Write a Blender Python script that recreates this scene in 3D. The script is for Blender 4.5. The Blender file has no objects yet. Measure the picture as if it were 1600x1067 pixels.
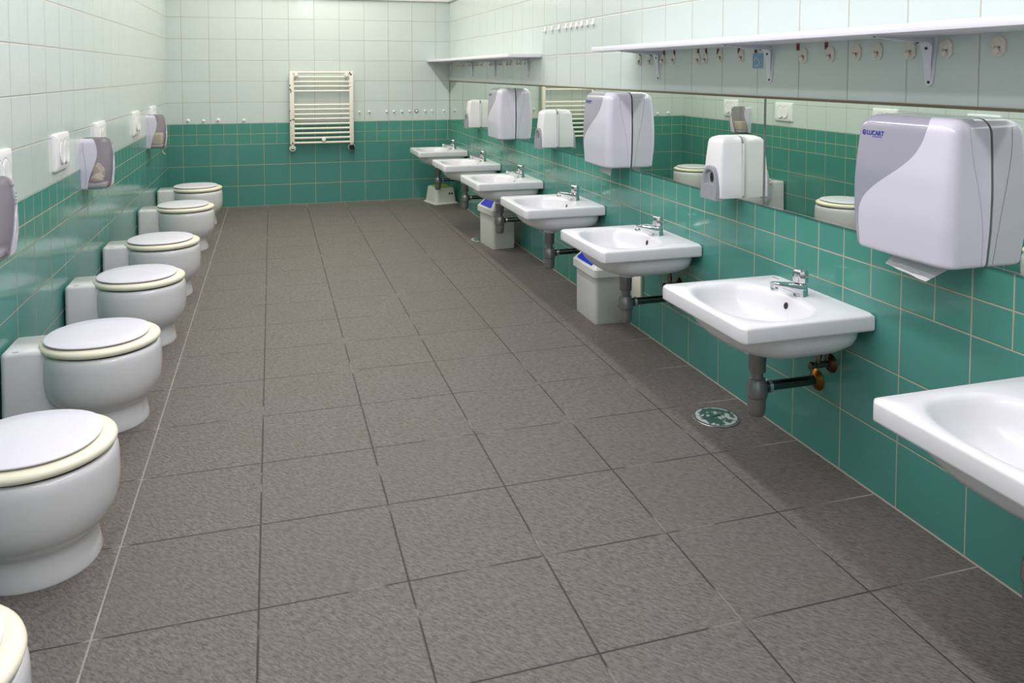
import bpy, bmesh, math, random
from mathutils import Matrix, Vector
random.seed(7)
S = bpy.context.scene
COL = S.collection
PI = math.pi

# ------------------------------------------------------------------ camera, world, lamps, exposure
W = 2.6865                       # room width (left wall x = 0, right wall x = W, back wall y = 0)
Y0 = -8.9                        # wall behind the camera
H = 2.72                         # ceiling
cam = bpy.data.cameras.new('camera'); camo = bpy.data.objects.new('camera', cam); COL.objects.link(camo)
right = Vector((0.9582054574945978, -0.28608086056444354, 0.0002060249396962076))
down = Vector((-0.014040671545647093, -0.04774740155367781, -0.998760754729289))
fwd = Vector((0.2857361733664739, 0.9570151131845198, -0.049768588148601536))
Rm = Matrix((right, -down, -fwd)).transposed().to_4x4()
camo.matrix_world = Matrix.Translation((0.9280989, -7.8713531, 1.2925471)) @ Rm
cam.sensor_fit = 'HORIZONTAL'; cam.sensor_width = 36.0
cam.lens = 1222.3711 / 1600 * 36
cam.shift_x = (800 - 788.9158) / 1600
cam.shift_y = (173.22 - 533.5) / 1600
cam.clip_start = 0.02; cam.clip_end = 60
S.camera = camo

wd = bpy.data.worlds.new('world'); S.world = wd; wd.use_nodes = True
wd.node_tree.nodes['Background'].inputs[0].default_value = (0.8, 0.85, 0.9, 1)
wd.node_tree.nodes['Background'].inputs[1].default_value = 0.05

def area(name, loc, sx, sy, power, color):
    l = bpy.data.lights.new(name, 'AREA'); l.shape = 'RECTANGLE'; l.size = sx; l.size_y = sy
    l.energy = power; l.color = color
    o = bpy.data.objects.new(name, l); COL.objects.link(o); o.location = loc
    return o
NEAR = (1.0, 0.955, 1.0); FAR = (1.0, 0.95, 0.855)
# two rows of long ceiling lamps running the length of the room
area('ceiling_lamp', (1.55, -1.75, 2.62), 0.10, 3.3, 34, FAR)
area('ceiling_lamp', (1.55, -6.15, 2.62), 0.10, 4.6, 47, NEAR)
area('ceiling_lamp', (0.62, -1.75, 2.62), 0.16, 3.3, 14, FAR)
area('ceiling_lamp', (0.62, -6.15, 2.62), 0.16, 4.6, 20, NEAR)

S.view_settings.view_transform = 'Standard'; S.view_settings.look = 'None'
S.view_settings.gamma = 1.0; S.view_settings.use_curve_mapping = False
S.view_settings.exposure = 0.38

# ------------------------------------------------------------------ materials
def lin(c):
    r = []
    for v in c[:3]:
        v /= 255.0
        r.append(v / 12.92 if v <= 0.04045 else ((v + 0.055) / 1.055) ** 2.4)
    return (*r, 1.0)

class NT:
    """tiny helper to wire shader nodes"""
    def __init__(s, name):
        s.m = bpy.data.materials.new(name); s.m.use_nodes = True
        s.t = s.m.node_tree; s.n = s.t.nodes; s.b = s.n['Principled BSDF']
    def put(s, sock, v):
        if isinstance(v, bpy.types.NodeSocket): s.t.links.new(v, sock)
        else: sock.default_value = v
    def math(s, op, a, b=None, c=None, clamp=False):
        n = s.n.new('ShaderNodeMath'); n.operation = op; n.use_clamp = clamp
        for i, v in enumerate((a, b, c)):
            if v is not None: s.put(n.inputs[i], v)
        return n.outputs[0]
    def ramp(s, v, a, b, lo=0.0, hi=1.0, smooth=True):
        n = s.n.new('ShaderNodeMapRange')
        n.interpolation_type = 'SMOOTHSTEP' if smooth else 'LINEAR'
        s.put(n.inputs['Value'], v); s.put(n.inputs['From Min'], a); s.put(n.inputs['From Max'], b)
        s.put(n.inputs['To Min'], lo); s.put(n.inputs['To Max'], hi)
        return n.outputs[0]
    def mix(s, f, a, b):
        n = s.n.new('ShaderNodeMix'); n.data_type = 'RGBA'
        s.put(n.inputs[0], f); s.put(n.inputs[6], a); s.put(n.inputs[7], b)
        return n.outputs[2]
    def comb(s, x, y, z):
        n = s.n.new('ShaderNodeCombineXYZ')
        for i, v in enumerate((x, y, z)): s.put(n.inputs[i], v)
        return n.outputs[0]
    def noise(s, vec, scale, detail=2, rough=0.5, dist=0.0, out=0):
        n = s.n.new('ShaderNodeTexNoise')
        if vec is not None: s.put(n.inputs['Vector'], vec)
        n.inputs['Scale'].default_value = scale; n.inputs['Detail'].default_value = detail
        n.inputs['Roughness'].default_value = rough; n.inputs['Distortion'].default_value = dist
        return n.outputs[out]
    def white(s, vec):
        n = s.n.new('ShaderNodeTexWhiteNoise'); n.noise_dimensions = '3D'; s.put(n.inputs['Vector'], vec)
        return n.outputs
    def objco(s):
        g = s.n.new('ShaderNodeTexCoord'); x = s.n.new('ShaderNodeSeparateXYZ')
        s.t.links.new(g.outputs['Object'], x.inputs[0]); return g.outputs['Object'], x.outputs
    def sep(s, v):
        x = s.n.new('ShaderNodeSeparateXYZ'); s.put(x.inputs[0], v); return x.outputs
    def bump(s, h, dist=1.0, strength=1.0):
        n = s.n.new('ShaderNodeBump'); n.inputs['Distance'].default_value = dist
        n.inputs['Strength'].default_value = strength; s.put(n.inputs['Height'], h)
        s.t.links.new(n.outputs[0], s.b.inputs['Normal']); return n

def solid(name, rgb, rough=0.4, metal=0.0, spec=None, coat=0.0):
    k = NT(name); k.b.inputs['Base Color'].default_value = lin(rgb)
    k.b.inputs['Roughness'].default_value = rough; k.b.inputs['Metallic'].default_value = metal
    if spec is not None: k.b.inputs['Specular IOR Level'].default_value = spec
    k.b.inputs['Coat Weight'].default_value = coat; k.b.inputs['Coat Roughness'].default_value = 0.06
    return k.m

TW = 0.2412
def tile_wall(name, axis, off, sign):
    """glazed wall tiles: three green rows, two rows of half tiles, pale rows above"""
    k = NT(name); _, c = k.objco()
    u = k.math('MULTIPLY', k.math('SUBTRACT', c[axis], off), sign / TW)
    v = k.math('MULTIPLY', c[2], 5.0)
    small = k.math('MULTIPLY', k.math('GREATER_THAN', c[2], 0.6), k.math('LESS_THAN', c[2], 0.8))
    pale = k.math('GREATER_THAN', c[2], 0.8)
    m = k.math('ADD', small, 1.0)
    um = k.math('MULTIPLY', u, m); vm = k.math('MULTIPLY', v, m)
    fu = k.math('FRACT', um); fv = k.math('FRACT', vm)
    du = k.math('DIVIDE', k.math('MULTIPLY', k.math('MINIMUM', fu, k.math('SUBTRACT', 1.0, fu)), TW), m)
    dv = k.math('DIVIDE', k.math('MULTIPLY', k.math('MINIMUM', fv, k.math('SUBTRACT', 1.0, fv)), 0.2), m)
    d = k.math('MINIMUM', du, dv)
    body = k.ramp(d, 0.0013, 0.0023)
    rnd = k.white(k.comb(k.math('FLOOR', um), k.math('FLOOR', vm), k.math('ADD', small, k.math('MULTIPLY', pale, 3.0))))
    cs = k.sep(rnd['Color'])
    green = k.mix(small, lin((74, 140, 130)), lin((74, 146, 131)))
    green = k.mix(k.math('MULTIPLY', cs[0], 0.35), green, lin((80, 136, 127)))
    palec = k.mix(k.math('MULTIPLY', cs[0], 0.6), lin((204, 216, 212)), lin((200, 212, 208)))
    tile = k.mix(pale, green, palec)
    nz = k.noise(c[0].node.inputs[0].links[0].from_socket, 9, 3)
    gr = k.mix(pale, k.mix(nz, lin((172, 152, 126)), lin((196, 184, 164))), k.mix(nz, lin((170, 162, 146)), lin((186, 182, 166))))
    k.put(k.b.inputs['Base Color'], k.mix(body, gr, tile))
    k.put(k.b.inputs['Roughness'], k.ramp(body, 0, 1, 0.75, 0.16))
    tilt = k.math('ADD', k.math('MULTIPLY', k.math('SUBTRACT', cs[1], 0.5), k.math('SUBTRACT', fu, 0.5)),
                  k.math('MULTIPLY', k.math('SUBTRACT', cs[2], 0.5), k.math('SUBTRACT', fv, 0.5)))
    h = k.math('ADD', k.math('MULTIPLY', k.ramp(d, 0.001, 0.0045), 0.0009), k.math('MULTIPLY', tilt, 0.0022))
    h = k.math('ADD', h, k.math('MULTIPLY', k.noise(c[0].node.inputs[0].links[0].from_socket, 14, 2), 0.0007))
    k.bump(h, 1.0)
    return k.m

def floor_mat():
    k = NT('stone_floor_tiles'); co, c = k.objco()
    T1, T2 = 0.3643, 0.3675
    u = k.math('DIVIDE', k.math('SUBTRACT', c[0], 0.5172), T1)
    v = k.math('DIVIDE', k.math('SUBTRACT', c[1], -5.9557), T2)
    fu = k.math('FRACT', u); fv = k.math('FRACT', v)
    du = k.math('MULTIPLY', k.math('MINIMUM', fu, k.math('SUBTRACT', 1.0, fu)), T1)
    dv = k.math('MULTIPLY', k.math('MINIMUM', fv, k.math('SUBTRACT', 1.0, fv)), T2)
    iu, iv = k.math('FLOOR', u), k.math('FLOOR', v)
    rnd = k.white(k.comb(iu, iv, 0.0)); cs = k.sep(rnd['Color'])
    wob = k.math('MULTIPLY', k.math('SUBTRACT', k.noise(co, 30, 3), 0.5), 0.0016)
    edge = k.math('SUBTRACT', k.math('SUBTRACT', W, c[0]), 0.0)
    edge = k.math('MINIMUM', edge, k.math('MULTIPLY', c[1], -1.0))
    d = k.math('ADD', k.math('MINIMUM', k.math('MINIMUM', du, dv), k.math('SUBTRACT', edge, 0.0045)), wob)
    body = k.ramp(d, 0.0018, 0.003)
    # slate relief: streaks laid diagonally, each tile turned to its own offset
    mp = k.n.new('ShaderNodeMapping'); mp.inputs['Rotation'].default_value = (0, 0, math.radians(48))
    mq = k.n.new('ShaderNodeMapping'); mq.inputs['Scale'].default_value = (0.3, 1.0, 1.0)
    sh = k.n.new('ShaderNodeVectorMath'); sh.operation = 'ADD'
    k.put(sh.inputs[0], co); k.put(sh.inputs[1], k.comb(k.math('MULTIPLY', cs[0], 3.0), k.math('MULTIPLY', cs[1], 3.0), 0.0))
    k.put(mp.inputs['Vector'], sh.outputs[0]); k.put(mq.inputs['Vector'], mp.outputs[0])
    n1 = k.noise(mq.outputs[0], 165, 6, 0.68, 0.6)
    n2 = k.noise(co, 420, 2, 0.6)
    n3 = k.noise(co, 3.2, 4, 0.6)
    tone = k.math('ADD', k.math('MULTIPLY', n1, 0.75), k.math('MULTIPLY', n2, 0.25))
    base = k.mix(k.ramp(tone, 0.35, 0.64), lin((80, 74, 70)), lin((125, 118, 113)))
    base = k.mix(k.math('MULTIPLY', cs[2], 0.25), base, lin((99, 93, 88)))
    base = k.mix(k.ramp(n3, 0.35, 0.75, 0.0, 0.22), base, lin((98, 89, 78)))
    lightg = k.math('MULTIPLY', k.ramp(k.noise(co, 5.5, 3), 0.56, 0.66), 1.0)
    wallg = k.ramp(edge, 0.0, 0.36, 1.0, 0.0)
    leftg = k.ramp(k.math('ABSOLUTE', k.math('SUBTRACT', c[0], 0.517)), 0.004, 0.03, 0.8, 0.0)
    f = k.math('ADD', k.math('MULTIPLY', lightg, 0.5), k.math('MAXIMUM', wallg, leftg), clamp=True)
    f = k.math('MAXIMUM', k.math('MULTIPLY', f, 0.85), k.ramp(edge, 0.004, 0.0075, 1.25, 0.0))
    gr = k.mix(f, lin((56, 50, 46)), lin((172, 168, 161)))
    k.put(k.b.inputs['Base Color'], k.mix(body, gr, base))
    k.put(k.b.inputs['Roughness'], k.ramp(n1, 0.3, 0.7, 0.62, 0.48))
    k.b.inputs['Specular IOR Level'].default_value = 0.42
    h = k.math('ADD', k.math('MULTIPLY', n1, 0.0028), k.math('MULTIPLY', n2, 0.0005))
    h = k.math('ADD', h, k.math('MULTIPLY', k.ramp(d, 0.001, 0.005), 0.0012))
    k.bump(h, 1.0, 0.9)
    return k.m

M = {}
M['tile_back'] = tile_wall('back_wall_tiles', 0, 0.1289, 1.0)
M['tile_right'] = tile_wall('right_wall_tiles', 1, -4.4679 - TW / 2, -1.0)
M['tile_left'] = tile_wall('left_wall_tiles', 1, -4.317, 1.0)
M['floor'] = floor_mat()
M['plaster'] = solid('white_plaster', (240, 240, 238), 0.8)
M['porcelain'] = solid('white_porcelain', (224, 224, 228), 0.3, coat=0.08)
M['toilet'] = solid('toilet_porcelain', (215, 215, 217), 0.2, coat=0.4)
M['seat'] = solid('cream_seat_plastic', (236, 231, 208), 0.38)
M['lid'] = solid('white_lid_plastic', (222, 220, 230), 0.35)
M['gap_shade'] = solid('dark_gap_shade', (24, 24, 24), 0.6)  # near-black colour for the painted shade in the gap below the toilet seat
M['chrome'] = solid('chrome', (222, 222, 224), 0.07, 1.0)
M['trap'] = solid('grey_plumbing', (142, 140, 142), 0.25, 0.65)
M['pipe'] = solid('dark_chrome_pipe', (96, 100, 100), 0.14, 1.0)
M['brass'] = solid('tarnished_brass', (126, 88, 36), 0.34, 1.0)
M['brown_metal'] = solid('browned_metal', (92, 66, 48), 0.34, 1.0)
M['valve'] = solid('old_valve_metal', (128, 116, 108), 0.3, 1.0)
M['cover'] = solid('white_dispenser_plastic', (211, 208, 222), 0.22, coat=0.3)
M['soapw'] = solid('white_soap_plastic', (230, 230, 231), 0.25, coat=0.2)
M['grey'] = solid('grey_translucent_plastic', (156, 154, 168), 0.2, coat=0.4)
M['greyd'] = solid('grey_pump_plastic', (150, 150, 158), 0.35)
M['black'] = solid('black_slot', (14, 14, 16), 0.5)
M['seam'] = solid('panel_seam', (166, 165, 175), 0.6)
M['blue_ink'] = solid('blue_print', (44, 40, 150), 0.5)
M['dark_ink'] = solid('dark_print', (52, 52, 70), 0.5)
M['paper'] = None
M['hook'] = solid('white_hook_plastic', (240, 240, 238), 0.35)
M['hookc'] = solid('cream_hook_plastic', (228, 222, 208), 0.45)
M['shelf'] = solid('white_laminate', (236, 234, 242), 0.35)
M['bracket'] = solid('white_enamelled_steel', (225, 228, 236), 0.35)
M['screw'] = solid('screw_steel', (70, 68, 66), 0.35, 1.0)
M['bin'] = solid('bin_plastic', (216, 216, 212), 0.4)
M['flap'] = solid('blue_flap_plastic', (10, 42, 196), 0.3)
M['stool'] = solid('stool_plastic', (232, 230, 222), 0.4)
M['lime'] = solid('lime_rubber', (170, 196, 60), 0.6)
M['cream'] = solid('cream_enamel', (236, 231, 218), 0.5)
M['red'] = solid('red_sticker', (140, 62, 58), 0.6)
M['skyblue'] = solid('light_blue_sticker', (128, 168, 200), 0.5)
M['palemark'] = solid('pale_print', (226, 232, 232), 0.5)
M['brownmark'] = solid('brown_caulk', (112, 100, 78), 0.6)
M['flush'] = solid('flush_plate_plastic', (238, 238, 240), 0.25, coat=0.2)
M['hub'] = solid('white_cap', (240, 238, 230), 0.4)

def mirror_mat():
    k = NT('mirror_glass'); k.b.inputs['Base Color'].default_value = (0.80, 0.865, 0.80, 1)
    k.b.inputs['Metallic'].default_value = 1.0; k.b.inputs['Roughness'].default_value = 0.0
    return k.m
M['mirror'] = mirror_mat()
def smoke_mat():
    k = NT('smoked_window'); t = k.t
    tr = k.n.new('ShaderNodeBsdfTransparent'); tr.inputs[0].default_value = (0.87, 0.85, 0.84, 1)
    mx = k.n.new('ShaderNodeMixShader'); mx.inputs[0].default_value = 0.34
    k.b.inputs['Base Color'].default_value = lin((168, 165, 168)); k.b.inputs['Roughness'].default_value = 0.15
    out = k.n['Material Output']
    t.links.new(tr.outputs[0], mx.inputs[1]); t.links.new(k.b.outputs[0], mx.inputs[2]); t.links.new(mx.outputs[0], out.inputs[0])
    return k.m
M['smoke'] = smoke_mat()
def paper_mat(name, rgb):
    k = NT(name); co, c = k.objco()
    v = k.n.new('ShaderNodeTexVoronoi'); k.put(v.inputs['Vector'], co); v.inputs['Scale'].default_value = 160
    k.b.inputs['Base Color'].default_value = lin(rgb); k.b.inputs['Roughness'].default_value = 0.9
    k.bump(k.math('MULTIPLY', v.outputs[0], 0.0012), 1.0); return k.m
M['paper'] = paper_mat('embossed_towel', (238, 238, 240))
M['tissue'] = paper_mat('brownish_tissue', (236, 226, 204))
def chipped_mat():
    k = NT('chipped_cream_enamel'); co, c = k.objco()
    n = k.noise(co, 26, 2, 0.6); n2 = k.noise(co, 3.1, 1)
    f = k.ramp(k.math('ADD', n, k.math('MULTIPLY', n2, 0.18)), 0.735, 0.755)
    k.put(k.b.inputs['Base Color'], k.mix(f, lin((236, 231, 218)), lin((34, 28, 26)))); k.b.inputs['Roughness'].default_value = 0.5
    return k.m
M['chipped'] = chipped_mat()
def drain_mat():
    k = NT('scuffed_green_cover'); co, c = k.objco()
    n = k.noise(co, 34, 5, 0.65)
    r = k.math('SQRT', k.math('ADD', k.math('POWER', c[0], 2.0), k.math('POWER', c[1], 2.0)))
    f = k.ramp(k.math('ADD', n, k.ramp(r, 0.055, 0.08, 0.0, 0.16)), 0.54, 0.6)
    k.put(k.b.inputs['Base Color'], k.mix(f, lin((62, 92, 84)), lin((188, 196, 192)))); k.b.inputs['Roughness'].default_value = 0.35
    return k.m
M['drain'] = drain_mat()

# ------------------------------------------------------------------ mesh helpers
def obj(name, bm, mat, parent=None, loc=None, sharp=38):
    bmesh.ops.recalc_face_normals(bm, faces=bm.faces)
    me = bpy.data.meshes.new(name); bm.to_mesh(me); bm.free()
    me.polygons.foreach_set('use_smooth', [True] * len(me.polygons))
    me.set_sharp_from_angle(angle=math.radians(sharp))
    me.materials.append(M[mat]); me.update()
    o = bpy.data.objects.new(name, me); COL.objects.link(o)
    if parent: o.parent = parent
    if loc: o.location = loc
    return o
def tag(o, label, cat, group=None):
    o['label'] = label; o['category'] = cat
    if group: o['group'] = group
    return o
def thing(name, label, cat, loc=(0, 0, 0), rz=0.0, group=None):
    o = bpy.data.objects.new(name, None); COL.objects.link(o); o.empty_display_size = 0.05
    o.location = loc; o.rotation_euler = (0, 0, rz); return tag(o, label, cat, group)
def dup(src, loc, label, group=None, rz=None):
    """copy a thing with its parts and their sub-parts"""
    r = src.copy(); COL.objects.link(r); r.location = loc; r['label'] = label
    if rz is not None: r.rotation_euler = (0, 0, rz)
    if group: r['group'] = group
    for ch in list(src.children):
        c = ch.copy(); COL.objects.link(c); c.parent = r
        for g in list(ch.children):
            d = g.copy(); COL.objects.link(d); d.parent = c
    return r
def struct(o): o['kind'] = 'structure'; return o

def B(): return bmesh.new()
def box(bm, x0, x1, y0, y1, z0, z1, bev=0.0, seg=2):
    v = [bm.verts.new((x, y, z)) for x in (x0, x1) for y in (y0, y1) for z in (z0, z1)]
    fs = [bm.faces.new([v[i] for i in q]) for q in ((0, 1, 3, 2), (4, 6, 7, 5), (0, 4, 5, 1), (2, 3, 7, 6), (0, 2, 6, 4), (1, 5, 7, 3))]
    if bev > 0:
        es = list({e for f in fs for e in f.edges})
        bmesh.ops.bevel(bm, geom=es, offset=bev, segments=seg, profile=0.5, affect='EDGES', clamp_overlap=True)
    return bm
def rings(bm, rs, cap0=True, cap1=True, closed=True):
    """loft through rings (equal length lists of points)"""
    vs = [[bm.verts.new(p) for p in r] for r in rs]; n = len(vs[0])
    for a, b in zip(vs, vs[1:]):
        for i in range(n if closed else n - 1):
            j = (i + 1) % n
            bm.faces.new((a[i], a[j], b[j], b[i]))
    if cap0 and closed: bm.faces.new(vs[0][::-1])
    if cap1 and closed: bm.faces.new(vs[-1])
    return vs
def basis(d):
    d = Vector(d).normalized(); a = Vector((0, 0, 1)) if abs(d.z) < 0.9 else Vector((1, 0, 0))
    u = d.cross(a).normalized(); return u, d.cross(u).normalized(), d
def lathe(bm, prof, origin=(0, 0, 0), axis=(0, 0, 1), n=28, cap0=True, cap1=True):
    """prof: (radius, distance along axis)"""
    u, v, d = basis(axis); o = Vector(origin)
    rings(bm, [[o + d * h + (u * math.cos(2 * PI * i / n) + v * math.sin(2 * PI * i / n)) * max(r, 1e-5) for i in range(n)] for r, h in prof], cap0, cap1)
    return bm
def tube(bm, pts, r, n=12):
    pts = [Vector(p) for p in pts]; rr = []
    for i, p in enumerate(pts):
        t = (pts[min(i + 1, len(pts) - 1)] - pts[max(i - 1, 0)]).normalized()
        u, v, _ = basis(t); q = r[i] if isinstance(r, (list, tuple)) else r
        if rr and False: pass
        rr.append([p + (u * math.cos(2 * PI * k / n) + v * math.sin(2 * PI * k / n)) * q for k in range(n)])
    rings(bm, rr); return bm
def sup(cx, cy, a, b, e, z, n=72, rot=0):
    """superellipse ring"""
    r = []
    for i in range(n):
        t = 2 * PI * i / n; c, s = math.cos(t), math.sin(t)
        k = (abs(c) ** e + abs(s) ** e) ** (-1.0 / e)
        r.append((cx + a * k * c, cy + b * k * s, z))
    return r
def rrect(x0, x1, y0, y1, r, z, k=5):
    out = []
    for cx, cy, a0 in ((x1 - r, y1 - r, 0), (x0 + r, y1 - r, 90), (x0 + r, y0 + r, 180), (x1 - r, y0 + r, 270)):
        for i in range(k + 1):
            t = math.radians(a0 + 90 * i / k); out.append((cx + r * math.cos(t), cy + r * math.sin(t), z))
    return out
def prism(bm, pts, d):
    """extrude a 3D polygon by vector d"""
    d = Vector(d); rings(bm, [[Vector(p) for p in pts], [Vector(p) + d for p in pts]]); return bm
def lerp_tab(tab, t):
    if t <= tab[0][0]: return tab[0][1]
    for (a, x), (b, y) in zip(tab, tab[1:]):
        if t <= b:
            f = (t - a) / (b - a); f = f * f * (3 - 2 * f) if False else f
            return x + (y - x) * f
    return tab[-1][1]
def smooth_tab(tab, t, w=0.05):
    return sum(lerp_tab(tab, t + w * q) for q in (-1, -0.5, 0, 0.5, 1)) / 5
def text_bm(body, size, bold=0.0):
    cu = bpy.data.curves.new('t', 'FONT'); cu.body = body; cu.size = size; cu.resolution_u = 3; cu.offset = bold
    o = bpy.data.objects.new('t', cu); COL.objects.link(o)
    dg = bpy.context.evaluated_depsgraph_get(); me = bpy.data.meshes.new_from_object(o.evaluated_get(dg))
    bm = B(); bm.from_mesh(me)
    bpy.data.objects.remove(o); bpy.data.curves.remove(cu); bpy.data.meshes.remove(me)
    return bm

# ------------------------------------------------------------------ the room
def wallbox(name, mat, *a): return struct(obj(name, box(B(), *a), mat))
wallbox('floor', 'floor', 0, W, Y0, 0, -0.1, 0)
wallbox('wall_left', 'tile_left', -0.1, 0, Y0 - 0.1, 0.1, -0.1, 2.0)
wallbox('wall_right', 'tile_right', W, W + 0.1, Y0 - 0.1, 0.1, -0.1, 2.0)
wallbox('wall_back', 'tile_back', 0, W, 0, 0.1, -0.1, 2.0)
wallbox('wall_front', 'plaster', 0, W, Y0 - 0.1, Y0, -0.1, H)
wallbox('wall_left_top', 'plaster', -0.1, 0, Y0 - 0.1, 0.1, 2.0, H)
wallbox('wall_right_top', 'plaster', W, W + 0.1, Y0 - 0.1, 0.1, 2.0, H)
wallbox('wall_back_top', 'plaster', 0, W, 0, 0.1, 2.0, H)
wallbox('ceiling', 'plaster', -0.1, W + 0.1, Y0 - 0.1, 0.1, H, H + 0.1)
struct(obj('trim_1', box(B(), 0, W, -0.03, 0, 2.0, 2.03, 0.012, 3), 'plaster'))
struct(obj('trim_2', box(B(), W - 0.03, W, Y0, 0, 2.0, 2.03, 0.012, 3), 'plaster'))
struct(obj('trim_3', box(B(), 0, 0.03, Y0, 0, 2.0, 2.03, 0.012, 3), 'plaster'))

# ------------------------------------------------------------------ toilets along the left wall
def make_toilet(label, loc):
    t = thing('toilet', label, 'toilet', loc)
    cx = 0.317
    bm = B()
    prof = [(0.0, .152, .150), (.006, .153, .151), (.03, .147, .147), (.06, .142, .142), (.072, .141, .141), (.082, .146, .145), (.092, .156, .154),
            (.11, .174, .171), (.132, .188, .184), (.16, .1965, .192), (.20, .2, .196), (.255, .199, .195), (.272, .197, .193), (.282, .193, .189), (.287, .186, .183)]
    rs = [sup(cx, 0, a, b, 2.1, z, 64) for z, a, b in prof]
    rs += [sup(cx, 0, .13, .13, 2.1, .286, 64), sup(cx, 0, .12, .12, 2.1, .22, 64), sup(cx, 0, .06, .06, 2, .15, 64)]
    rings(bm, rs)
    # cistern block behind the bowl, running down to the floor, and the pedestal that joins it to the foot
    rings(bm, [rrect(.008, .30, -.105, .105, .018, 0), rrect(.008, .30, -.103, .103, .018, .1), rrect(.008, .22, -.102, .102, .02, .14), rrect(.008, .18, -.1, .1, .022, .296),
               rrect(.011, .177, -.097, .097, .02, .304), rrect(.017, .171, -.091, .091, .016, .309)])
    obj('bowl', bm, 'toilet', t, sharp=50)
    bm = B(); rings(bm, [sup(cx, 0, .179, .176, 2.1, .287, 56), sup(cx, 0, .179, .176, 2.1, .2905, 56)]); obj('seat_gap_shade', bm, 'gap_shade', t)  # dark ring standing in for the shadowed gap between rim and seat
    # ring seat, rounded over
    bm = B(); sec = []
    ri, ro, zt, zb = .112, .202, .321, .290
    for k in range(16):
        a = 2 * PI * k / 16
        cr = (ri + ro) / 2 + (ro - ri) / 2 * math.copysign(abs(math.cos(a)) ** .7, math.cos(a))
        cz = (zt + zb) / 2 + (zt - zb) / 2 * math.copysign(abs(math.sin(a)) ** .75, math.sin(a))
        sec.append((cr, cz))
    n = 64; grid = [[bm.verts.new((cx - .005 + r * math.cos(2 * PI * i / n), r * .965 * math.sin(2 * PI * i / n), z)) for r, z in sec] for i in range(n)]
    for i in range(n):
        for k in range(16):
            bm.faces.new((grid[i][k], grid[(i + 1) % n][k], grid[(i + 1) % n][(k + 1) % 16], grid[i][(k + 1) % 16]))
    obj('seat', bm, 'seat', t, sharp=60)
    bm = B(); lx = .302
    rings(bm, [sup(lx, 0, .164, .164, 2.2, .324, 64), sup(lx, 0, .174, .170, 2.2, .3265, 64), sup(lx, 0, .1745, .1705, 2.2, .330, 64), sup(lx, 0, .164, .164, 2.2, .3335, 64),
               sup(lx, 0, .10, .10, 2.1, .336, 64), sup(lx, 0, .03, .03, 2, .337, 64)])
    obj('lid', bm, 'lid', t, sharp=55)
    for y in (-.06, .06): obj('hinge', box(B(), .138, .16, y - .014, y + .014, .287, .322, .005), 'lid', t)
    obj('maker_mark', box(B(), .045, .065, -.086, -.082, .3085, .3097), 'dark_ink', t)
    return t
TO = [(-.80, 'small white floor toilet nearest the tiled back wall, farthest of the row'),
      (-1.77, 'small white toilet second from the back wall, cream seat and white lid closed'),
      (-2.99, 'small white toilet third from the back wall, after the wider gap in the row'),
      (-3.82, 'small white toilet fourth from the back wall, under the second nearest flush plate'),
      (-4.71, 'white toilet fifth from the back wall, cistern touching the left photo edge'),
      (-5.58, 'large looking white toilet near the camera, cistern out of frame at left'),
      (-6.42, 'toilet at the bottom left corner of the photo, only a sliver of seat showing')]
t0 = make_toilet(TO[0][1], (0, TO[0][0], 0))
t0['group'] = 'toilets along the left wall'
for y, lb in TO[1:]: dup(t0, (0, y, 0), lb)

# ------------------------------------------------------------------ flush plates on the left wall
def make_plate(label, loc):
    t = thing('flush_plate', label, 'flush plate', loc, 0, 'flush plates above the toilets')
    bm = B()
    rr = lambda g, x: [(x, p[0], p[1]) for p in rrect(-.123 + g, .123 - g, -.0835 + g, .0835 - g, .008, 0)]
    rings(bm, [rr(0, 0), rr(0, .010), rr(.003, .015), rr(.018, .020)])
    obj('plate', bm, 'flush', t)
    BT = ((-.034, .043, .056), (.034, .045, .058))
    for y, a, b in BT:
        bm = B(); e = lambda sc, x, tl=0: [(x - tl * q[1], y + q[0], q[1] - .002) for q in [(a * sc * math.cos(2 * PI * i / 36), b * sc * math.sin(2 * PI * i / 36)) for i in range(36)]]
        rings(bm, [e(.98, .0195), e(.95, .0235, .06), e(.88, .0255, .075), e(.7, .0245, .05), e(.3, .0235, .03)])
        obj('button', bm, 'flush', t)
    for y, a, b in BT:
        bm = B(); rings(bm, [[(.0199, y + a * 1.04 * math.cos(2 * PI * i / 36), b * 1.04 * math.sin(2 * PI * i / 36) - .002) for i in range(36)],
                   [(.0204, y + a * 1.02 * math.cos(2 * PI * i / 36), b * 1.02 * math.sin(2 * PI * i / 36) - .002) for i in range(36)]])
        obj('button_gap', bm, 'seam', t)
    return t
PLT = [(-.985, 'white dual button flush plate nearest the back wall, behind the far tissue dispenser'),
       (-1.835, 'white flush plate on pale tiles just before the far tissue dispenser'),
       (-3.05, 'white flush plate partly hidden behind the middle tissue dispenser with crumpled paper'),
       (-3.90, 'white flush plate fully visible between the near and middle tissue dispensers'),
       (-4.745, 'white flush plate at the left edge of the photo above the near tissue dispenser'),
       (-5.59, 'white flush plate nearest the camera, seen only in the mirror')]
p0 = make_plate(PLT[0][1], (0, PLT[0][0], .932))
for y, lb in PLT[1:]: dup(p0, (0, y, .932), lb)

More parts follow.
